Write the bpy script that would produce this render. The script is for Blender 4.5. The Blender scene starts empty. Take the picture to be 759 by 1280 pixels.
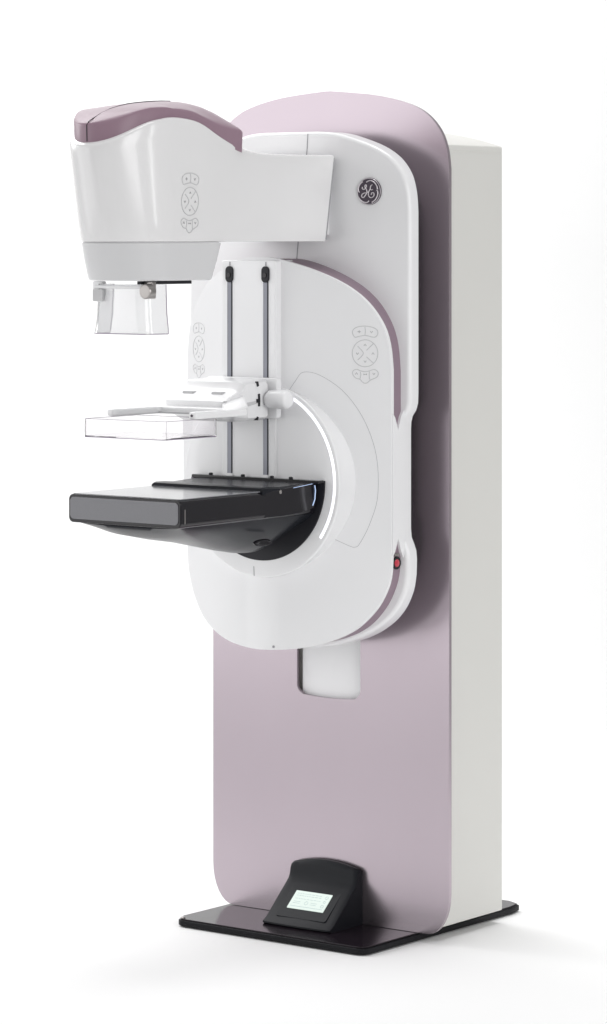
import bpy, bmesh, math, random
from mathutils import Vector, Matrix
PI = math.pi
S = bpy.context.scene
C = S.collection

# ------------------------------------------------------------------ materials
def mat(name, col, rough=.4, metal=0., coat=0., coat_r=.08, emit=None, es=0., trans=0., ior=1.5, spec=.5, bump=None, tone=None, aniso=0.):
    m = bpy.data.materials.new(name); m.use_nodes = True
    nt = m.node_tree; b = nt.nodes['Principled BSDF']
    b.inputs['Base Color'].default_value = (*col, 1)
    b.inputs['Roughness'].default_value = rough
    b.inputs['Metallic'].default_value = metal
    b.inputs['Coat Weight'].default_value = coat
    b.inputs['Coat Roughness'].default_value = coat_r
    b.inputs['Transmission Weight'].default_value = trans
    b.inputs['IOR'].default_value = ior
    b.inputs['Specular IOR Level'].default_value = spec
    if aniso: b.inputs['Anisotropic'].default_value = aniso
    if emit:
        b.inputs['Emission Color'].default_value = (*emit, 1)
        b.inputs['Emission Strength'].default_value = es
    tc = nt.nodes.new('ShaderNodeTexCoord')
    if bump:      # (scale xyz, strength, distance)
        mp = nt.nodes.new('ShaderNodeMapping'); mp.inputs['Scale'].default_value = bump[0]
        n = nt.nodes.new('ShaderNodeTexNoise'); n.inputs['Scale'].default_value = 1; n.inputs['Detail'].default_value = 3
        bp = nt.nodes.new('ShaderNodeBump'); bp.inputs['Strength'].default_value = bump[1]; bp.inputs['Distance'].default_value = bump[2]
        nt.links.new(tc.outputs['Object'], mp.inputs['Vector']); nt.links.new(mp.outputs['Vector'], n.inputs['Vector'])
        nt.links.new(n.outputs['Fac'], bp.inputs['Height']); nt.links.new(bp.outputs['Normal'], b.inputs['Normal'])
    if tone:      # (scale xyz, amount): small variation of the colour and gloss
        mp = nt.nodes.new('ShaderNodeMapping'); mp.inputs['Scale'].default_value = tone[0]
        n = nt.nodes.new('ShaderNodeTexNoise'); n.inputs['Scale'].default_value = 1; n.inputs['Detail'].default_value = 4
        r = nt.nodes.new('ShaderNodeMapRange'); r.inputs['To Min'].default_value = 1 - tone[1]; r.inputs['To Max'].default_value = 1 + tone[1]
        mx = nt.nodes.new('ShaderNodeVectorMath'); mx.operation = 'SCALE'; mx.inputs[0].default_value = col
        nt.links.new(tc.outputs['Object'], mp.inputs['Vector']); nt.links.new(mp.outputs['Vector'], n.inputs['Vector'])
        nt.links.new(n.outputs['Fac'], r.inputs['Value']); nt.links.new(r.outputs['Result'], mx.inputs['Scale'])
        nt.links.new(mx.outputs['Vector'], b.inputs['Base Color'])
    return m

M = dict(
 white=mat('white_plastic', (.84,.84,.85), .30, coat=.35, coat_r=.12, tone=((9,9,9), .01)),
 head=mat('head_plastic', (.80,.795,.80), .27, coat=.6, coat_r=.11, tone=((9,9,9), .01)),
 skirt=mat('skirt_plastic', (.66,.66,.67), .35, coat=.2, tone=((9,9,9), .01)),
 warm=mat('cabinet_paint', (.70,.695,.665), .5, tone=((3,3,1.5), .015), bump=((900,900,900), .06, .0004)),
 lilac=mat('lilac_aluminium', (.475,.413,.455), .27, metal=.92, bump=((260,260,260), .06, .0004), tone=((5,5,2.5), .035)),
 lilac_edge=mat('lilac_edge', (.50,.40,.47), .35, metal=.5, tone=((9,9,9), .02)),
 lilac_cap=mat('lilac_lacquer', (.30,.20,.25), .33, spec=.30, tone=((20,20,20), .02)),
 band=mat('mauve_band', (.29,.215,.262), .45, metal=.2, tone=((9,9,9), .02)),
 line=mat('seam_grey', (.33,.33,.35), .6, tone=((9,9,9), .02)),
 relief=mat('relief_grey', (.56,.56,.57), .5, tone=((9,9,9), .02)),
 icon=mat('icon_grey', (.36,.36,.37), .5, tone=((9,9,9), .02)),
 rail=mat('rail_metal', (.20,.205,.235), .35, metal=.6, tone=((3,3,8), .12)),
 dark=mat('dark_rubber', (.014,.014,.018), .5, spec=.3, tone=((40,40,40), .08)),
 backing=mat('backing_charcoal', (.05,.045,.05), .8, tone=((9,9,9), .05)),
 black=mat('black_gloss', (.009,.008,.011), .10, spec=.4, tone=((30,30,30), .08)),
 hull=mat('charcoal_gloss', (.012,.013,.017), .26, spec=.25, ior=1.3, tone=((30,30,30), .06)),
 shelf=mat('detector_top', (.22,.225,.24), .13, spec=.6, tone=((300,300,300), .04)),
 front=mat('detector_front', (.20,.20,.215), .42, tone=((500,500,500), .12), bump=((900,900,900), .1, .0003)),
 chrome=mat('satin_steel', (.36,.34,.33), .3, metal=.85, tone=((60,60,60), .05)),
 base=mat('base_black', (.014,.010,.014), .16, spec=.2, tone=((30,30,30), .08)),
 base_edge=mat('base_edge_black', (.008,.008,.010), .4, spec=.15, tone=((30,30,30), .08)),
 console=mat('console_plastic', (.008,.009,.012), .45, spec=.2, tone=((60,60,60), .08), bump=((1500,1500,1500), .08, .0002)),
 console_face=mat('console_bezel', (.007,.008,.011), .40, spec=.2, tone=((60,60,60), .08)),
 red=mat('red_button', (.55,.03,.06), .3, coat=.5, tone=((60,60,60), .05)),
 led=mat('white_led', (.9,.9,.95), .4, emit=(.93,.95,1.), es=1.0, tone=((9,9,9), .01)),
 bled=mat('blue_led', (.5,.6,.8), .4, emit=(.42,.58,.9), es=.5, tone=((9,9,9), .01)),
 acryl=mat('clear_acrylic', (.965,.955,.965), .02, trans=.985, ior=1.38, tone=((9,9,9), .003)),
 acryl_edge=mat('acrylic_edge', (.50,.44,.54), .2, trans=.35, ior=1.3, tone=((9,9,9), .02)),
 shield=mat('shield_acrylic', (.87,.87,.88), .06, trans=.80, ior=1.42, tone=((9,9,9), .003)),
 silver=mat('badge_silver', (.72,.68,.71), .3, metal=.6, tone=((9,9,9), .01)),
 badge=mat('badge_dark', (.075,.06,.08), .35, metal=.3, tone=((60,60,60), .06)),
 floor=mat('studio_paper', (.88,.88,.88), .75, spec=.2, tone=((.5,.5,.5), .003)),
)
# lit screen: pale mint with faint greyish writing marks
def screen_mat():
    m = bpy.data.materials.new('lit_screen'); m.use_nodes = True
    nt = m.node_tree; b = nt.nodes['Principled BSDF']
    b.inputs['Base Color'].default_value = (.1,.12,.11,1); b.inputs['Roughness'].default_value = .2
    b.inputs['Emission Color'].default_value = (.75,.86,.80,1); b.inputs['Emission Strength'].default_value = .80
    return m
M['screen'] = screen_mat()
M['ink'] = mat('screen_mark', (.05,.07,.07), .4, emit=(.36,.50,.50), es=.8)

# ------------------------------------------------------------------ helpers
def finish(name, bm, m, parent=None, smooth=38, bevel=0., seg=3, bev_angle=35, weighted=False):
    bmesh.ops.remove_doubles(bm, verts=bm.verts, dist=1e-6)
    bmesh.ops.recalc_face_normals(bm, faces=bm.faces)
    if bevel > 0:
        es = [e for e in bm.edges if len(e.link_faces) == 2 and e.calc_face_angle(0) > math.radians(bev_angle)]
        bmesh.ops.bevel(bm, geom=es, offset=bevel, offset_type='OFFSET', segments=seg, profile=.5, affect='EDGES', clamp_overlap=True)
    me = bpy.data.meshes.new(name); bm.to_mesh(me); bm.free()
    for p in me.polygons: p.use_smooth = True
    me.set_sharp_from_angle(angle=math.radians(smooth))
    me.materials.append(m)
    o = bpy.data.objects.new(name, me); C.objects.link(o)
    if parent: o.parent = parent
    if bevel > 0 or weighted:
        wn = o.modifiers.new('weighted', 'WEIGHTED_NORMAL'); wn.keep_sharp = True; wn.weight = 80
    return o

def crom(pts, n=8, closed=False):
    out = []; L = len(pts); R = range(L if closed else L-1)
    g = (lambda i: Vector(pts[i % L])) if closed else (lambda i: Vector(pts[max(0, min(L-1, i))]))
    for i in R:
        a, b, c, d = g(i-1), g(i), g(i+1), g(i+2)
        for k in range(n):
            t = k/n
            out.append(.5*((2*b)+(c-a)*t+(2*a-5*b+4*c-d)*t*t+(3*b-a-3*c+d)*t**3))
    if not closed: out.append(Vector(pts[-1]))
    return out

def prism_bm(pts, a0, a1, axis='y'):
    """closed 2-D outline extruded along an axis; pts are (x,z) for y, (y,z) for x, (x,y) for z"""
    f = {'y': lambda p, a: (p[0], a, p[1]), 'x': lambda p, a: (a, p[0], p[1]), 'z': lambda p, a: (p[0], p[1], a)}[axis]
    bm = bmesh.new()
    A = [bm.verts.new(f(p, a0)) for p in pts]; B = [bm.verts.new(f(p, a1)) for p in pts]
    bm.faces.new(A); bm.faces.new(B[::-1])
    for i in range(len(pts)):
        j = (i+1) % len(pts); bm.faces.new((A[i], B[i], B[j], A[j]))
    return bm

def rrect(x0, x1, z0, z1, r, n=6):
    out = []
    for cx, cz, a0 in ((x1-r, z1-r, 0), (x0+r, z1-r, PI/2), (x0+r, z0+r, PI), (x1-r, z0+r, 3*PI/2)):
        for k in range(n+1):
            a = a0 + PI/2*k/n; out.append((cx+r*math.cos(a), cz+r*math.sin(a)))
    return out

def box_bm(x0, x1, y0, y1, z0, z1, bm=None):
    bm = bm or bmesh.new()
    v = [bm.verts.new((x, y, z)) for x in (x0, x1) for y in (y0, y1) for z in (z0, z1)]
    for q in ((0,1,3,2),(4,6,7,5),(0,4,5,1),(2,3,7,6),(0,2,6,4),(1,5,7,3)): bm.faces.new([v[i] for i in q])
    return bm

def tube_bm(paths, r, bm=None, closed=False, n=6):
    bm = bm or bmesh.new()
    for path in paths:
        P = [Vector(p) for p in path]; L = len(P); rings = []
        for i, p in enumerate(P):
            a = P[(i-1) % L] if closed else P[max(i-1, 0)]; b = P[(i+1) % L] if closed else P[min(i+1, L-1)]
            t = (b-a).normalized()
            up = Vector((0,1,0)) if abs(t.y) < .9 else Vector((1,0,0))
            u = t.cross(up).normalized(); w = t.cross(u)
            rings.append([bm.verts.new(p+u*r*math.cos(2*PI*k/n)+w*r*math.sin(2*PI*k/n)) for k in range(n)])
        for i in range(L if closed else L-1):
            A, B = rings[i], rings[(i+1) % L]
            for k in range(n): bm.faces.new((A[k], A[(k+1)%n], B[(k+1)%n], B[k]))
        if not closed: bm.faces.new(rings[0]); bm.faces.new(rings[-1][::-1])
    return bm

def loft_bm(rings, cap=True):
    bm = bmesh.new(); R = [[bm.verts.new(p) for p in r] for r in rings]; n = len(rings[0])
    for A, B in zip(R, R[1:]):
        for k in range(n): bm.faces.new((A[k], A[(k+1)%n], B[(k+1)%n], B[k]))
    if cap: bm.faces.new(R[0][::-1]); bm.faces.new(R[-1])
    return bm

def cyl_bm(c, axis, prof, n=40):
    """lathe: prof = [(distance along axis, radius)...] round axis 'x','y','z' at c"""
    rings = []
    for a, r in prof:
        ring = []
        for k in range(n):
            t = 2*PI*k/n; p, q = r*math.cos(t), r*math.sin(t)
            d = {'x': (a, p, q), 'y': (p, a, q), 'z': (p, q, a)}[axis]
            ring.append((c[0]+d[0], c[1]+d[1], c[2]+d[2]))
        rings.append(ring)
    return loft_bm(rings)

def interp(tab, v):
    if v <= tab[0][0]: return tab[0][1]
    for (a, p), (b, q) in zip(tab, tab[1:]):
        if v <= b:
            t = (v-a)/(b-a); return p+(q-p)*t
    return tab[-1][1]

# ------------------------------------------------------------------ floor and studio sweep
FWD = Vector((-math.sin(math.radians(36.8)), math.cos(math.radians(36.8)), 0)); RGT = Vector((FWD.y, -FWD.x, 0))
bm = bmesh.new(); prof = [(-14, 0), (3.2, 0)]
for k in range(1, 13):
    a = PI/2*k/12; prof.append((3.2+1.6*math.sin(a), 1.6-1.6*math.cos(a)))
prof.append((4.8, 6.5))
rows = [[bm.verts.new(FWD*d + RGT*s + Vector((0,0,z))) for s in (-9, 9)] for d, z in prof]
for a, b in zip(rows, rows[1:]): bm.faces.new((a[0], a[1], b[1], b[0]))
fl = finish('floor', bm, M['floor'], smooth=60); fl['kind'] = 'structure'

# ------------------------------------------------------------------ the machine
root = bpy.data.objects.new('mammography_machine', None); C.objects.link(root)
root['label'] = 'tall white and lilac breast x-ray machine with head overhanging a black detector shelf'
root['category'] = 'x-ray machine'

# base plate
bp = [(-.313,-.172), (-.302,-.197), (-.285,-.206), (.232,-.212), (.250,-.206), (.257,-.190), (.266,.395), (.258,.436), (.225,.452), (-.28,.452), (-.305,.43)]
base = finish('base_plate', prism_bm(bp, .003, .0168, 'z'), M['base_edge'], root, bevel=.002)
bpi = [(x*.985, y*.985 if y < 0 else y-.004) for x, y in bp]
finish('top_sheet', prism_bm(bpi, .0170, .0205, 'z'), M['base'], base, bevel=.001)
finish('corner_screw', cyl_bm((-.289,-.196,.0207), 'z', [(0,.006),(.002,.006),(.003,.004)], 16), M['chrome'], base)

# white cabinet behind the panel
def arch(x): return 1.868 + .045*(1-(x/.30)**2)
cab = [(.300,.031), (.300,1.868)] + [(.30-.6*k/24, arch(.30-.6*k/24)) for k in range(1, 24)] + [(-.300,1.868), (-.300,.031)]
cabinet = finish('cabinet', prism_bm(cab, .032, .298), M['warm'], root, bevel=.0035, bev_angle=50)
finish('top_seam', tube_bm([[(.3002,.036,1.8545), (.3002,.292,1.8545)]], .0007), M['warm'], cabinet)

# lilac front panel with its travel slot
half = [(.022,1.998),(.139,1.986),(.231,1.965),(.285,1.939),(.322,1.901),(.341,1.858),(.348,1.81)]
R_ = crom([(-.002,1.999)]+half, 6)
out = [(p.x, p.y) for p in R_] + [(.348,.12)]
out += [(.348-.062*(1-math.cos(a)), .12-.0985*math.sin(a)) for a in [PI/2*k/8 for k in range(1, 9)]]
outline = out + [(-.004-x, z) for x, z in out[::-1] if abs(x+.002) > 1e-4]
hole = rrect(-.095, .093, .558, 1.55, .018)
hole = [(x, z - (.008*(1-((x)/.095)**2) if z < .6 else 0)) for x, z in hole]
def plate_with_hole(outer, inner, y0, y1):
    bm = bmesh.new(); L = []
    for y in (y0, y1):
        vo = [bm.verts.new((x, y, z)) for x, z in outer]; vi = [bm.verts.new((x, y, z)) for x, z in inner]
        es = [bm.edges.new((l[i], l[(i+1) % len(l)])) for l in (vo, vi) for i in range(len(l))]
        bmesh.ops.triangle_fill(bm, use_beauty=True, use_dissolve=False, edges=es)
        L.append((vo, vi))
    for q in (0, 1):
        a, b = L[0][q], L[1][q]
        for i in range(len(a)):
            j = (i+1) % len(a); bm.faces.new((a[i], a[j], b[j], b[i]))
    return bm
dense = []
for (x0, z0), (x1, z1) in zip(hole, hole[1:]+hole[:1]):
    n = max(1, int(math.hypot(x1-x0, z1-z0)/.03))
    dense += [(x0+(x1-x0)*k/n, z0+(z1-z0)*k/n) for k in range(n)]
dense = [(x, z - (.006*(1-(x/.095)**2) if z < .56 and abs(x) < .08 else 0)) for x, z in dense]
panel = finish('front_panel', plate_with_hole(outline, dense, 0, .010), M['lilac'], root, smooth=60, bevel=.0011, seg=2, bev_angle=60)

finish('slot_cover', prism_bm(rrect(-.0875,.11,.52,1.54,.01), .0135, .019), M['white'], root)

# ------------------------------------------------------------------ rear shell of the C-arm
CX = -.016
rs = [(.06,1.8985),(.10,1.896),(.145,1.887),(.214,1.864),(.262,1.836),(.293,1.799),(.307,1.755),(.311,1.71)]
rs = [tuple(p) for p in crom(rs, 5)]
rs += [(.311,1.29),(.310,1.266),(.305,1.250),(.295,1.236),(.291,1.222),(.290,1.205),(.290,.975),(.292,.955),(.299,.940),(.305,.925),(.307,.905)]
rs += [tuple(p) for p in crom([(.306,.87),(.298,.83),(.275,.786),(.237,.749),(.18,.717),(.099,.692),(.02,.684),(CX,.683)], 5)]
def mirror(o): return o + [(2*CX-x, z) for x, z in o[::-1] if abs(x-CX) > 1e-3]
shell_o = mirror(rs)
def bulged_prism(outl, y0, y1, amount, hw, slices=14, name='x', m=None, parent=None, bevel=.006):
    bm = prism_bm(outl, y0, y1)
    bmesh.ops.recalc_face_normals(bm, faces=bm.faces)
    es = [e for e in bm.edges if len(e.link_faces) == 2 and e.calc_face_angle(0) > math.radians(60) and max(v.co.y for v in e.verts) < y0+1e-5]
    bmesh.ops.bevel(bm, geom=es, offset=bevel, segments=4, profile=.5, affect='EDGES', clamp_overlap=True)
    for k in range(1, slices):
        x = CX - hw + 2*hw*k/slices
        bmesh.ops.bisect_plane(bm, geom=bm.verts[:]+bm.edges[:]+bm.faces[:], plane_co=(x,0,0), plane_no=(1,0,0))
    for v in bm.verts:
        if v.co.y < (y0+y1)/2: v.co.y -= amount*(1-((v.co.x-CX)/hw)**2)
    return finish(name, bm, m, parent, weighted=True)
shell = bulged_prism(shell_o, -.105, -.072, .030, .325, name='rear_housing', m=M['white'], parent=root, bevel=.010)
dk = [(CX+(x-CX)*.74, 1.29+(z-1.29)*.88) for x, z in shell_o]
finish('shade_backing', prism_bm(dk, -.0718, -.001), M['backing'], shell)  # added charcoal block, darkens the shaded gap behind the shell and its reflection
def shy(x): return -.105-.030*(1-((x-CX)/.325)**2)
finish('housing_seam', tube_bm([[(x, shy(x)-.0002, z) for x, z in ((.038,1.8935),(.036,1.86),(.030,1.80),(.014,1.68),(.006,1.60),(.003,1.55))]], .0011), M['line'], shell)

# round badge with its monogram
bx_, bz_ = .207, 1.757
by_ = shy(bx_)-.0005
bslope = math.atan(.030*2*(bx_-CX)/.325**2)
def bpt(u, v, w=0): # disc units to world, w outwards
    return (bx_+u*.0317*math.cos(bslope)+w*math.sin(bslope), by_+u*.0317*math.sin(bslope)-w, bz_+v*.0317)
def disc_rings(specs, n=48): return loft_bm([[bpt(r*math.cos(2*PI*k/n), r*math.sin(2*PI*k/n), w) for k in range(n)] for r, w in specs])
bdisc = finish('emblem_badge', disc_rings([(1,-.004),(1,.002),(.97,.0032),(.9,.0032)]), M['badge'], root, smooth=50)
finish('emblem_rim', tube_bm([[bpt(.955*math.cos(a), .955*math.sin(a), .0032) for a in [2*PI*k/48 for k in range(48)]]], .0007, closed=True), M['silver'], bdisc)
def bp2(l, n=6): return [bpt((X-375)/168, -(Y-375)/213, .0036) for X, Y in [tuple(p) for p in crom([(a, b) for a, b in l], n)]]
finish('emblem_lettering', tube_bm([bp2([(288,305),(284,330),(308,345),(334,318),(342,282),(326,276),(322,310),(345,350),(348,392),(325,440),(298,472),(276,455),(284,420),(312,402),(350,396),(372,380)]),
    bp2([(428,270),(402,292),(394,335),(372,388),(370,435),(392,470),(422,470),(448,440),(444,404),(420,398),(408,425)]),
    bp2([(394,340),(412,352),(432,346)])], .0012), M['silver'], bdisc)
finish('emblem_flourish', tube_bm([bp2([(342,232),(372,212),(412,210),(455,240),(487,292),(496,345)]), bp2([(484,358),(500,380),(496,440),(466,505),(418,548)]),
    bp2([(378,522),(350,548),(300,540),(258,508),(232,465)]), bp2([(248,392),(232,372),(230,320),(252,262),(290,222)])], .0014), M['silver'], bdisc)

# ------------------------------------------------------------------ front gantry cover (curved plate)
def g(x): return -.256+.5*(math.sqrt(x*x+.01)-.1)
top_r = [(CX,1.604),(.03,1.602),(.092,1.586),(.155,1.561),(.205,1.532),(.244,1.495),(.273,1.447),(.286,1.400),(.291,1.345)]
bot_r = [(CX,.690),(.034,.692),(.102,.700),(.164,.718),(.214,.745),(.253,.786),(.275,.825),(.288,.868),(.291,.925)]
def col_tab(pts):
    p = crom(pts, 8); return sorted([(q.x, q.y) for q in p])
TT, BT = col_tab(top_r), col_tab(bot_r)
HW = .291-CX
def curved_plate(name, m, parent, inset, yf, yb, bevel=0, seg=4, nx=64):
    hw = HW-inset; bm = bmesh.new(); cols = []
    for k in range(nx+1):
        u = -math.cos(PI*k/nx); x = CX+hw*u; ax = CX+HW*abs(u)
        zt = interp(TT, ax); zb = interp(BT, ax); zt -= inset; zb += inset
        cols.append([bm.verts.new((x, yf(x), zt)), bm.verts.new((x, yf(x), zb)), bm.verts.new((x, yb(x), zb)), bm.verts.new((x, yb(x), zt))])
    for A, B in zip(cols, cols[1:]):
        for i in range(4): bm.faces.new((A[i], B[i], B[(i+1)%4], A[(i+1)%4]))
    bm.faces.new(cols[0]); bm.faces.new(cols[-1][::-1])
    return finish(name, bm, m, parent, bevel=bevel, seg=seg, bev_angle=55, smooth=30)
cover = curved_plate('gantry_cover', M['white'], root, 0, g, lambda x: g(x)+.010, bevel=.0035)
core = curved_plate('side_band', M['band'], root, .004, lambda x: g(x)+.0095, lambda x: -.104)
# white bridge where both shells meet at the side
for s in (1, -1):
    xo = .2945 if s > 0 else 2*CX-.2945; xi = xo-.035*s
    o_ = [(-.149,1.245),(-.141,1.236),(-.128,1.206),(-.117,1.236),(-.108,1.250),(-.098,1.250),(-.098,.910),(-.108,.910),(-.117,.925),(-.128,.955),(-.141,.925),(-.149,.915)]
    finish('side_bridge', prism_bm(o_, xi, xo, 'x'), M['white'], cover, bevel=.0015)
# red stop button on the side band
eb = finish('emergency_button', cyl_bm((.278,-.130,.899), 'x', [(0,.0075),(.006,.0075),(.009,.0098),(.012,.0098),(.015,.0078),(.016,.0035)], 24), M['red'], root)
finish('button_collar', cyl_bm((.279,-.127,.899), 'x', [(0,.0150),(.0105,.0150),(.012,.0135)], 24), M['dark'], eb)
finish('button_guard', box_bm(.284,.291,-.137,-.121,.915,.9215), M['chrome'], eb, bevel=.001)

# raised keypads
CAPS = [(150,240),(170,180),(240,140),(365,125),(490,145),(570,190),(580,260),(540,310),(480,310),(370,285),(250,305),(190,315)]
LOWS = [(150,940),(165,890),(220,865),(290,890),(370,905),(450,885),(520,865),(580,900),(590,950),(560,1000),(480,1035),(440,1060),(400,1095),(350,1100),(310,1070),(280,1035),(200,1010)]
def keypad(parent, f, sx=1., sy=1., th=.0011):
    k = .031/230
    def q(l): return [f((X-365)*k*sx, -(Y-590)*k*sy, 0) for X, Y in l]
    circ = [(365+218*math.cos(a), 590+230*math.sin(a)) for a in [2*PI*i/48 for i in range(48)]]
    bm = tube_bm([q([tuple(p) for p in crom(CAPS, 3, True)]), q([tuple(p) for p in crom(LOWS, 3, True)]), q(circ)], th, closed=True)
    tube_bm([q(crom(l, 3)) for l in ([(362,140),(372,210),(362,285)], [(285,905),(293,965),(278,1030)], [(440,900),(436,970),(446,1040)],
        [(240,470),(325,560),(325,620),(240,705)], [(505,425),(390,540)], [(390,650),(512,762)])], th, bm)
    kp = finish('keypad', bm, M['relief'], parent)
    def mark(cx, cy, kind):
        bm = bmesh.new()
        if kind == 0: tube_bm([q([(cx-28, cy), (cx+28, cy)]), q([(cx, cy-24), (cx, cy+24)])], th*.75, bm)
        elif kind == 1: tube_bm([q([(cx-20, cy+14), (cx, cy-18), (cx+20, cy+14)])], th*.8, bm)
        elif kind == 2: tube_bm([q([(cx-20, cy-14), (cx, cy+18), (cx+20, cy-14)])], th*.8, bm)
        else: tube_bm([q([(cx-30, cy), (cx+30, cy)]), q([(cx-22, cy-12), (cx-22, cy+12)]), q([(cx+22, cy-12), (cx+22, cy+12)])], th*.7, bm)
        finish('key_icon', bm, M['icon'], kp)
    for a in ((265,222,0),(475,225,2),(365,450,1),(235,595,2),(500,595,1),(365,730,2),(220,940,1),(515,940,2),(368,950,3)): mark(*a)
def on_cover(x0, z0):
    return lambda u, v, w: (x0+u*.93, g(x0+u*.93)+.0003, z0+v)
keypad(root, on_cover(.235, 1.383)); keypad(root, on_cover(-.266, 1.383))

# access cover outline to the right of the dial
acc = crom([(.062,1.288),(.082,1.318),(.100,1.338),(.138,1.331),(.190,1.293),(.233,1.229),(.259,1.147),(.262,1.055),(.245,.99),(.224,.945),(.214,.936),(.200,.939),(.147,.964)], 7)
finish('access_seam', tube_bm([[(p.x, g(p.x)+.0002, p.y) for p in acc]], .0005), M['line'], cover)
finish('lower_seam', tube_bm([[(-.02, -.2672, .884), (-.019, -.2672, .862)]], .0008), M['line'], root)
finish('cover_screw', cyl_bm((.028, g(.028)+.002, .699), 'y', [(0,.003),(-.0035,.003),(-.004,.002)], 12), M['line'], cover)

# dial
DZ = 1.086
dial = finish('dial_ring', cyl_bm((0,0,DZ), 'y', [(-.13,.213),(-.20,.216),(-.255,.2235),(-.2615,.2262),(-.2655,.2255),(-.267,.223),(-.267,.19)], 128), M['white'], root, smooth=60)
def arc_strip(cx, cz, r0, r1, a0, a1, y0, y1, n=60):
    L = [(cx+r1*math.cos(a0+(a1-a0)*k/n), cz+r1*math.sin(a0+(a1-a0)*k/n)) for k in range(n+1)]
    L += [(cx+r0*math.cos(a1+(a0-a1)*k/n), cz+r0*math.sin(a1+(a0-a1)*k/n)) for k in range(n+1)]
    return prism_bm(L, y0, y1)
finish('light_strip', arc_strip(0, DZ, .2105, .2165, math.radians(78), math.radians(-36), -.2685, -.262), M['led'], dial)

# rail strip with two guide rails
strip = finish('rail_strip', prism_bm(rrect(-.112,.047,1.091,1.597,.006), -.2715, -.2), M['white'], root, bevel=.003)
for rx in (-.087, .019):
    rl = finish('guide_rail', prism_bm(rrect(rx-.0074, rx+.0074, 1.093, 1.575, .002), -.2725, -.268), M['rail'], root)
    finish('rail_edge', box_bm(rx+.0046, rx+.0072, -.2731, -.2722, 1.095, 1.56), M['dark'], rl)
    ec = finish('rail_end_cap', prism_bm(rrect(rx-.0105, rx+.0105, 1.545, 1.583,   .0104), -.2765, -.268), M['dark'], root, bevel=.001)
    finish('cap_screw', cyl_bm((rx, -.2766, 1.562), 'y', [(0,.0055),(-.0016,.0055),(-.0018,.003)], 16), M['black'], ec)
    finish('cap_notch', box_bm(rx-.0012, rx+.0012, -.2725, -.270, 1.584, 1.593), M['line'], ec)
    finish('rail_foot', prism_bm(rrect(rx-.009, rx+.009, 1.089, 1.099, .003), -.2765, -.268), M['white'], rl)

# ------------------------------------------------------------------ tube head
YN = -.72; YB0, YB1 = -.172, -.147
ZT = [(q.x, q.y) for q in crom([(-.905,1.849),(-.876,1.861),(-.81,1.896),(-.765,1.9085),(-.72,1.913),(-.643,1.905),(-.563,1.876),(-.482,1.853),(-.387,1.842),(-.27,1.8405),(-.14,1.842)], 6)]
WT = [(q.x, q.y) for q in crom([(-.72,.120),(-.62,.1185),(-.52,.110),(-.43,.1005),(-.34,.0985),(-.25,.104),(-.18,.115),(-.14,.125)], 5)]
def head_ring(t, inset, dz=0, zb=1.640, zfix=None, full=True):
    hwf = .112+.008*t; L = .135+.045*t**.8; yb = YB0+(YB1-YB0)*t
    pts = []
    n = 30
    for k in range(n+1):
        y = yb - inset*.6 + (YN-yb+inset*.6)*k/n; w = interp(WT, y)*(hwf/.12 if y < -.5 else 1-(1-hwf/.12)*max(0, (-y-.2)/.3)) - inset
        pts.append((w, y))
    w = hwf-inset; l = L-inset
    for k in range(1, 48):
        a = PI/2*(k/24); pts.append((w*math.cos(a), YN-l*math.sin(a)))
    full_pts = pts + [(-x, y) for x, y in pts[n::-1]]
    out = []
    for x, y in full_pts:
        z = zb+(interp(ZT, y)-zb)*t + dz if zfix is None else zfix
        out.append((x, y, z))
    return out
def sym_caps(bm, ring):
    n = len(ring)
    for i in range(n//2-1):
        j = n-1-i; bm.faces.new((ring[i], ring[i+1], ring[j-1], ring[j]))
def ringed(rings):
    bm = bmesh.new(); R = [[bm.verts.new(p) for p in r] for r in rings]; n = len(rings[0])
    for A, B in zip(R, R[1:]):
        for k in range(n): bm.faces.new((A[k], A[(k+1)%n], B[(k+1)%n], B[k]))
    sym_caps(bm, R[0]); sym_caps(bm, R[-1])
    return bm
rings = [head_ring(0, .004), head_ring(0, .0012, .001), head_ring(0, 0, .004)]
rings += [head_ring(t, 0, .004*(1-t)-.006*t) for t in (.15,.3,.45,.6,.75,.88)] + [head_ring(1, 0, -.006), head_ring(1, .0012, -.002), head_ring(1, .004, 0), head_ring(1, .03, .001)]
head = finish('tube_head', ringed(rings), M['head'], root, smooth=35)
keypad(root, lambda u, v, w: (lambda y, z: ((interp(WT, y))*((.112+.008*(z-1.64)/.26)/.12)+.0002, y, z))(-.672+u, 1.729+v), sx=1.03, sy=1.0, th=.0011)
# grey sheet painting the shadow gap at the arm end, and the pivot behind
gap_shade = finish('arm_gap_shade', loft_bm([[(-.1195,a,1.836),(.1195,a,1.836),(.1145,b,1.645),(-.1145,b,1.645)] for a, b in ((-.150,-.174),(-.1395,-.1635))]), M['line'], head)
finish('pivot_hub', box_bm(-.098,.098,-.166,-.12,1.655,1.83), M['white'], root, bevel=.004)

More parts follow.
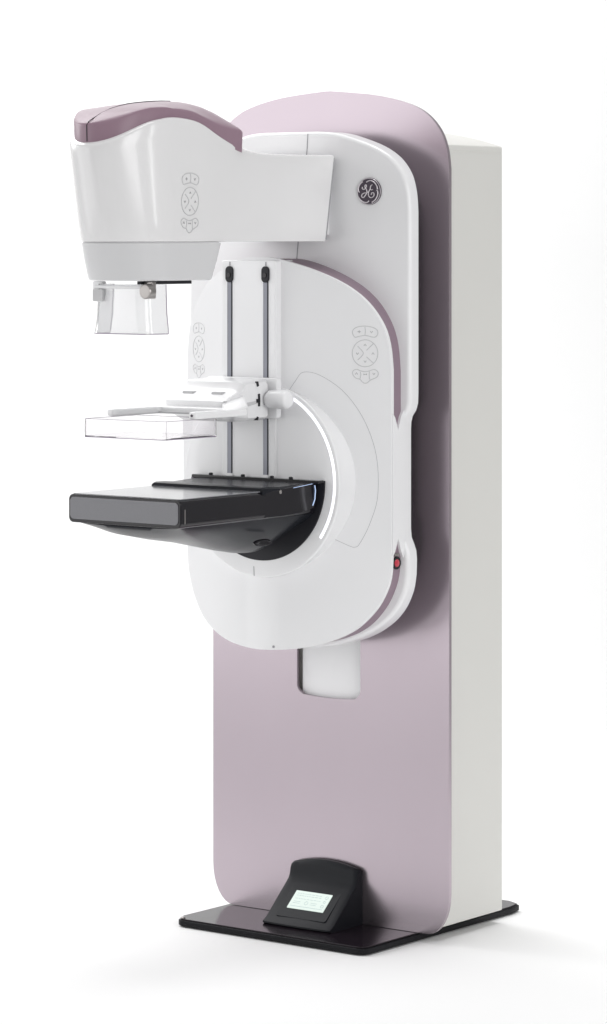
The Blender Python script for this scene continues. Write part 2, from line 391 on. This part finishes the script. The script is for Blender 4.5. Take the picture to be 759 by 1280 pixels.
# lilac cap
def cap_ring(inset, h, y_front_extra=0, k3=0.):
    n = 26; w0 = .108; pts = []
    YBc = -.485
    for k in range(25):                      # rear half ellipse, right half
        a = PI/2*(1-k/24); pts.append(((w0-inset)*math.cos(a) if k else .0005, YBc+(.052-inset*.6)*math.sin(a)))
    for k in range(1, n+1):
        pts.append((w0-inset, YBc+(YN-YBc)*k/n))
    for k in range(1, 24):
        a = PI/2*k/24; pts.append(((w0-inset)*math.cos(a), YN-(.168-inset)*math.sin(a)))
    pts.append((.0005, YN-(.168-inset)))
    allp = pts + [(-x, y) for x, y in pts[::-1]]
    return [(x, y, h(x, y)) for x, y in allp]
WALL = [(-.90,.044),(-.82,.034),(-.72,.020),(-.62,.022),(-.55,.030),(-.48,.040),(-.42,.040)]
ZC = [(q.x, q.y) for q in crom([(-.895,1.897),(-.87,1.915),(-.80,1.935),(-.72,1.948),(-.60,1.955),(-.52,1.945),(-.46,1.915),(-.43,1.894)], 6)]
def wall(x, y): return interp(ZT, y)+interp(WALL, y)
def crown(s): return lambda x, y: wall(x, y)*(1-s)+max(interp(ZC, y), wall(x, y))*s
cr = [cap_ring(0, lambda x, y: interp(ZT, y)-.01), cap_ring(0, lambda x, y: interp(ZT, y)+.004)]
cr += [cap_ring(-.001, lambda x, y: wall(x, y)-.005), cap_ring(.0005, lambda x, y: wall(x, y)-.001), cap_ring(.004, crown(.06)), cap_ring(.012, crown(.20)), cap_ring(.028, crown(.45)),
       cap_ring(.048, crown(.70)), cap_ring(.070, crown(.88)), cap_ring(.09, crown(.97)), cap_ring(.105, crown(1.))]
bm = ringed(cr)
cap = finish('head_cap', bm, M['lilac_cap'], root, smooth=40)
seam = [(.001, YN-.1685, interp(ZT,-.888)+.003), (.001, YN-.1695, wall(0,-.888)-.004), (.001, YN-.163, wall(0,-.883)+.002)] + [(.001, y, crown(min(1, .2+(abs(y+.89))*6))(0, y)+.0008) for y in [-.872+.03*k for k in range(10)]]
finish('cap_seam', tube_bm([seam], .0010), M['dark'], cap)

# lower collimator skirt
def skirt_ring(z, hw, L, yb, inset=0):
    pts = [(hw-inset-.012, yb-inset), (hw-inset-.0035, yb-inset-.0035), (hw-inset, yb-inset-.012)]
    for k in range(1, 13): pts.append((hw-inset, yb-.012+(YN-yb+.012)*k/12))
    for k in range(1, 48):
        a = PI/2*k/24; pts.append(((hw-inset)*math.cos(a), YN-(L-inset)*math.sin(a)))
    return [(x, y, z) for x, y in pts+[(-x, y) for x, y in pts[14::-1]]]
sk = finish('collimator_skirt', ringed([skirt_ring(1.6398, .1085, .127, -.555), skirt_ring(1.6365, .1115, .131, -.550), skirt_ring(1.60, .110, .120, -.562), skirt_ring(1.562, .107, .106, -.575),
    skirt_ring(1.5565, .1055, .104, -.577), skirt_ring(1.5545, .101, .100, -.580)]), M['skirt'], root, smooth=35)
finish('skirt_slot', box_bm(.040,.050,-.765,-.585,1.546,1.5535), M['dark'], sk, bevel=.001)

# ------------------------------------------------------------------ face shield
prof = [(-.086,-.700),(-.090,-.738),(-.084,-.755),(-.076,-.759),(.044,-.759),(.052,-.755),(.058,-.742),(.070,-.697)]
rows = []
for z, s in ((1.547,.955),(1.52,.965),(1.48,.99),(1.445,1.055),(1.437,1.065)):
    rows.append([(x*s, y - (.003 if z < 1.44 else 0), z) for x, y in prof] + [(x*s*.985, y+.003 - (.003 if z < 1.44 else 0), z) for x, y in prof[::-1]])
fs = finish('face_shield', loft_bm(rows), M['shield'], root, smooth=50)
finish('sheet_edge', tube_bm([[(x*1.06, y-.0015, 1.4365) for x, y in prof], [(prof[0][0]*s, prof[0][1], z) for z, s in ((1.545,.955),(1.48,.99),(1.437,1.06))],
      [(prof[-1][0]*s, prof[-1][1], z) for z, s in ((1.545,.955),(1.48,.99),(1.437,1.06))]], .0011), M['acryl_edge'], fs)
finish('mounting_bar', box_bm(-.088,.050,-.764,-.757,1.536,1.544), M['white'], fs, bevel=.002)
for s in (-1, 1):
    xx = .083*s if s < 0 else .060
    kn = finish('mount_bracket', prism_bm(rrect(xx-.016, xx+.014, 1.515, 1.5525, .004), -.752, -.740), M['white' if s < 0 else 'chrome'], fs, bevel=.0015)
    if s > 0:
        finish('mount_knob', cyl_bm((xx+.006,-.752,1.531), 'y', [(.002,.0165),(-.016,.0165),(-.0185,.0145),(-.019,.010)], 28), M['chrome'], fs)
    else:
        finish('mount_pad', prism_bm(rrect(xx-.003, xx+.026, 1.508, 1.535, .003), -.768, -.7600), M['relief'], fs, bevel=.001)

# ------------------------------------------------------------------ compression carriage
car = finish('compression_carriage', prism_bm(rrect(-.142,.066,1.231,1.325,.008), -.292, -.2728), M['white'], root, bevel=.003)
prof = [(-.462,1.247),(-.462,1.277),(-.448,1.2835),(-.408,1.2965),(-.398,1.3035),(-.388,1.3175),(-.376,1.3215),(-.300,1.3235),(-.2925,1.318),(-.2925,1.232),(-.302,1.2275),(-.40,1.2275),(-.43,1.240)]
rings = []
for x, s, cut in ((-.130,.90,0),(-.126,.97,0),(-.118,1,0),(-.04,1,0),(.014,1,0),(.030,.985,.004),(.041,.93,.012),(.047,.83,.024)):
    rings.append([(x, -.37+(y+.37)*(1-(1-s)*.7), 1.275+(z-1.275)*s) for y, z in prof])
body = finish('carriage_fairing', loft_bm(rings), M['white'], root, smooth=28)
finish('fairing_ridge', prism_bm([(-.462,1.262),(-.40,1.258),(-.335,1.268),(-.345,1.275),(-.41,1.2705),(-.462,1.279)], .041, .0475, 'x'), M['relief'], body, bevel=.002)
for a0, a1, t_ in ((15.5,20.5,.0065),(-5.5,7.5,.0060),(-20,-16.5,.0055)):
    n = 10; A = [math.radians(a0+(a1-a0)*k/n) for k in range(n+1)]
    L = [(-.462+(.124+t_)*math.cos(a), 1.2735+(.124+t_)*math.sin(a)) for a in A]+[(-.462+.124*math.cos(a), 1.2735+.124*math.sin(a)) for a in A[::-1]]
    finish('rubber_gap', prism_bm(L, .030, .0495, 'x'), M['dark'], body, bevel=.0008)
finish('gap_clip', box_bm(.034,.050,-.345,-.337,1.270,1.2785), M['dark'], body, bevel=.001)
for xx in (-.09, -.005): finish('top_latch', prism_bm(rrect(xx-.016, xx+.016, 1.2895, 1.2965, .003), -.426, -.412), M['relief'], body, bevel=.0015)
finish('adjustment_knob', cyl_bm((.050,-.305,1.277), 'x', [(0,.015),(.006,.015),(.008,.021),(.045,.0225),(.056,.0215),(.061,.018),(.063,.010)], 32), M['white'], car, smooth=45)
finish('knob_dot', cyl_bm((.058,-.3275,1.266), 'y', [(0,.0018),(-.0012,.0018),(-.0014,.001)], 10), M['line'], car)

fork = finish('paddle_holder', prism_bm([(.132,-.655),(.127,-.670),(.109,-.670),(.103,-.655),(.103,-.520),(.095,-.512),(-.095,-.512),(-.103,-.520),(-.103,-.655),(-.109,-.670),(-.127,-.670),(-.132,-.655),(-.132,-.47),(-.115,-.43),(.06,-.43),(.118,-.47),(.132,-.49)], 1.2475, 1.2640, 'z'), M['white'], root, bevel=.005, seg=4)
finish('holder_neck', loft_bm([[(a,y,zl),(b,y,zl),(b,y,zu),(a,y,zu)] for y, a, b, zl, zu in ((-.385,-.005,.043,1.2285,1.290),(-.43,.012,.085,1.234,1.281),(-.475,.05,.124,1.240,1.271),(-.53,.104,.1315,1.2478,1.2638))]), M['white'], fork, bevel=.006, seg=4)
finish('holder_screw', cyl_bm((.118,-.670,1.256), 'y', [(.002,.0032),(-.001,.0032),(-.0014,.002)], 12), M['badge'], fork)
finish('holder_rib', box_bm(-.10,.10,-.520,-.5125,1.2492,1.2535), M['relief'], fork, bevel=.001)

px0, px1, py0, py1, pz0, pz1, w = -.116, .118, -.764, -.577, 1.2065, 1.2465, .0028
rings = []
def rr3(i, z, r): return [(x, y, z) for x, y in rrect(px0+i, px1-i, py0+i, py1-i, r, 4)]
rings = [rr3(0, pz0, .008), rr3(0, pz1, .008), rr3(w, pz1, .0055), rr3(w, pz0+w, .0055)]
pd = finish('compression_paddle', loft_bm(rings), M['acryl'], root, smooth=50)
finish('tray_lower_edge', tube_bm([rr3(.0005, pz0-.0002, .008)], .0010, closed=True), M['acryl_edge'], pd)
finish('tray_upper_edge', tube_bm([rr3(.0012, pz1+.0002, .008)], .0006, closed=True), M['acryl_edge'], pd)

# ------------------------------------------------------------------ detector platform
z0, z1, hw = 1.014, 1.0775, .161
dp = finish('detector_platform', prism_bm(rrect(-hw,hw,z0,z1,.012), -.762, -.272), M['black'], root, bevel=.0025, smooth=35)
finish('front_pad', prism_bm(rrect(-hw+.0065,hw-.0065,z0+.008,z1-.0065,.010), -.7645, -.7615), M['front'], dp, bevel=.0008)
finish('shelf_top', prism_bm([(-.152,-.755),(.152,-.755),(.155,-.752),(.155,-.468),(-.155,-.468),(-.155,-.752)], 1.0765, 1.0785, 'z'), M['shelf'], dp, bevel=.0006)
finish('rear_cover', loft_bm([[(-hw*1.0,y,1.07),(-hw,y,zt-.004),(-hw+.006,y,zt),(hw-.006,y,zt),(hw,y,zt-.004),(hw,y,1.07)] for y, zt in ((-.4705,1.0765),(-.470,1.0850),(-.462,1.0872),(-.43,1.0868),(-.40,1.0845),(-.275,1.0880))]), M['hull'], dp, smooth=30)
# flank that spreads to the mounting plate
for s in (1, -1):
    finish('flank', loft_bm([[(s*a,y,zl),(s*a,y,zu),(s*(hw-.01),y,zu),(s*(hw-.01),y,zl)] for y, a, zl, zu in ((-.46,.1612,1.018,1.074),(-.40,.1625,1.018,1.0795),(-.33,.1645,1.021,1.085),(-.275,.167,1.032,1.089))]), M['black'], dp, bevel=.0015)
mp_ = [( .187*math.cos(a), DZ+.187*math.sin(a)) for a in [-PI*k/64 for k in range(65)]]
mp_ = [(.187,DZ+.006)] + mp_ + [(-.187,DZ+.006)]
mount = finish('mounting_plate', prism_bm(mp_, -.2705, -.262), M['dark'], dp, bevel=.0015, bev_angle=50)
finish('cable_rail', prism_bm(rrect(-.186,.186,1.086,1.0935,.003), -.292, -.2706), M['black'], dp, bevel=.001)
finish('cable_rail', prism_bm(rrect(-.180,.05,1.0765,1.083,.003), -.296, -.2706), M['black'], dp, bevel=.001)
for xx in (-.185,): finish('rail_end', cyl_bm((xx,-.283,1.083), 'x', [(-.003,.008),(.001,.0095),(.005,.0095)], 16), M['badge'], dp)
for xx in (-.135, -.04, .045, .10): finish('rail_stud', cyl_bm((xx,-.283,1.093), 'z', [(0,.005),(.004,.005),(.0055,.0035)], 12), M['dark'], dp)
finish('status_light', tube_bm([[(.1685,-.283,1.082),(.169,-.281,1.07),(.1688,-.283,1.05),(.1672,-.289,1.036)]], .0014), M['bled'], dp)
finish('status_light_line', tube_bm([[(.1675,-.288,1.0860),(.1655,-.36,1.0805)]], .0006), M['bled'], dp)
finish('side_catch', cyl_bm((.1605,-.405,1.074), 'x', [(0,.0045),(.003,.0045),(.004,.003)], 14), M['chrome'], dp)
finish('corner_reflector', prism_bm(rrect(-.7495,-.7465,1.024,1.056,.001), .1605, .1618, 'x'), M['chrome'], dp)
# keel underneath
def keel(y, depth, wt, wb, e):
    pts = []
    for k in range(33):
        a = PI*k/32; c, s = math.cos(a), math.sin(a)
        x = (abs(c)**e)*(1 if c > 0 else -1); zz = abs(s)**e
        pts.append(((wt*(1-zz)+wb*zz)*x if zz < .999 else wb*x, y, 1.016-depth*zz))
    return pts
ks = []
for y, d, wt, wb, e in ((-.748,.006,.150,.146,.7),(-.735,.014,.151,.144,.8),(-.70,.032,.152,.132,.85),(-.64,.044,.153,.122,.85),(-.56,.056,.154,.112,.85),(-.48,.072,.155,.105,.85),(-.42,.084,.156,.10,.85),(-.37,.092,.156,.094,.85),(-.335,.094,.157,.088,.85),(-.31,.080,.157,.088,.85),(-.272,.060,.157,.09,.85)):
    ks.append(keel(y, d, wt, wb, e))
kl = finish('keel', loft_bm(ks), M['hull'], dp, smooth=60)
gp = []
for w_, sc_ in ((-.004,1.),(.0012,1.),(.0018,.82),(-.001,.6)):
    gp.append([(.128+w_*.8, -.425+.033*sc_*math.cos(2*PI*k/24)+0, .958+.0065*sc_*math.sin(2*PI*k/24)-w_*.6) for k in range(24)])
finish('finger_grip', loft_bm(gp), M['black'], dp, smooth=40)

# ------------------------------------------------------------------ display console on the base plate
con = bpy.data.objects.new('display_console', None); C.objects.link(con); con.location = (0,-.065,.0208)
con['label'] = 'small black wedge-shaped console with a lit pale green screen, standing on the black base plate'
con['category'] = 'display'
sec = [(-.066,.000),(-.0705,.003),(-.0700,.0065),(-.064,.0100),(-.056,.0145),(.026,.084),(.034,.0915),(.0385,.0985),(.041,.107),(.043,.118),(.0465,.1265),(.052,.1302),(.0585,.1300),(.0625,.125),(.0635,.115),(.0635,.000)]
rings = []
for k in range(29):
    u = -1+2*k/28; x = u*.0995
    e = max(0, abs(u)-.93)/.07
    rings.append([(x, y + (.004*u*u if y < -.03 else 0) + .002*e, max(0, z*(1+.11*(1-u*u)*min(1,(z/.13))**3) - e*.003*(z > .1))) for y, z in sec])
cbody = finish('console_body', loft_bm(rings), M['console'], con, smooth=32)
n_ = Vector((0,-.085,.046)).normalized()   # outward normal of the sloping face
def face(u, v, w=0):                       # u across, v up the slope
    a = Vector((0,-.056,.0145)); d = Vector((0,.082,.0695)).normalized()
    q = Vector((u,0,0))+a+d*v+Vector((0,-.0695,.082)).normalized()*w
    return tuple(q)
def slab(name, u0, u1, v0, v1, w0, w1, m, parent, r=.003, bevel=.0006):
    o2 = rrect(u0,u1,v0,v1,r,4)
    return finish(name, loft_bm([[face(x, y, w0) for x, y in o2], [face(x, y, w1) for x, y in o2]]), m, parent, bevel=bevel)
bz = slab('screen_bezel', -.073,.074,.008,.098,-.002,.0007, M['console_face'], con, .006)
sc = slab('screen', -.053,.053,.034,.087,.0005,.0024, M['screen'], con, .001, 0)
bm = bmesh.new(); random.seed(4)
def tk(u0, v0, u1, v1, r=.0004): tube_bm([[face(u0, v0, .0026), face(u1, v1, .0026)]], r, bm)
for v in (.079, .073, .064): 
    u = -.044
    while u < .028:
        l = random.uniform(.003,.009); tk(u, v, min(u+l,.03), v); u += l+.0025
for v in (.055, .050):
    tk(-.044, v, -.024, v); tk(.006, v, .024, v)
for u, v, s in ((.042,.076,.004), (.042,.050,.004), (-.006,.053,.005), (.042,.063,.003)):
    tube_bm([[face(u+s*math.cos(2*PI*k/14), v+s*math.sin(2*PI*k/14), .0026) for k in range(14)]], .0004, bm, closed=True)
tk(-.046,.041,.048,.041)
finish('screen_text', bm, M['ink'], sc)

# ------------------------------------------------------------------ light
def area(name, loc, target, size, power, col=(1,1,1), sy=None):
    l = bpy.data.lights.new(name, 'AREA'); l.energy = power; l.color = col; l.size = size
    if sy: l.shape = 'RECTANGLE'; l.size_y = sy
    o = bpy.data.objects.new(name, l); C.objects.link(o); o.location = loc
    o.rotation_euler = (Vector(target)-Vector(loc)).to_track_quat('-Z', 'Y').to_euler()
    return o
k_ = area('key_softbox', (-3.0,-3.7,1.80), (0,-.2,1.5), 4.2, 38, sy=3.5); k_.data.spread = math.radians(138)
s_ = area('side_softbox', (-4.2,-1.0,2.8), (0,-.2,1.3), 1.8, 10); s_.data.spread = math.radians(70)
area('fill_softbox', (4.8,-2.2,2.2), (.2,0,1.0), 2.2, 72, sy=2.6)
tl = area('top_softbox', (.7,.2,7.0), (.7,.2,0), 3.6, 22); tl.data.spread = math.radians(46)
area('strip_softbox', (4.8,.35,2.0), (.1,-.5,1.7), .34, 13, sy=2.0)
area('backdrop_softbox', (-2.8,.9,4.4), (-2.4,3.6,1.2), 3.2, 170)
w = bpy.data.worlds.new('World'); S.world = w; w.use_nodes = True
w.node_tree.nodes['Background'].inputs['Color'].default_value = (1,1,1,1)
w.node_tree.nodes['Background'].inputs['Strength'].default_value = .40

# ------------------------------------------------------------------ camera
cd = bpy.data.cameras.new('camera'); cam = bpy.data.objects.new('camera', cd); C.objects.link(cam)
cam.location = (4.714,-6.402,1.644); cam.rotation_euler = (PI/2, 0, math.radians(36.8))
cd.sensor_fit = 'VERTICAL'; cd.sensor_height = 36; cd.lens = 36*4159/1280
cd.shift_y = -(640-300)/1280; cd.clip_end = 200; cd.clip_start = .1
S.camera = cam
S.render.engine = 'CYCLES'
S.cycles.max_bounces = 12; S.cycles.transmission_bounces = 10
S.view_settings.view_transform = 'Standard'; S.view_settings.look = 'None'
S.view_settings.exposure = 0; S.view_settings.gamma = 1
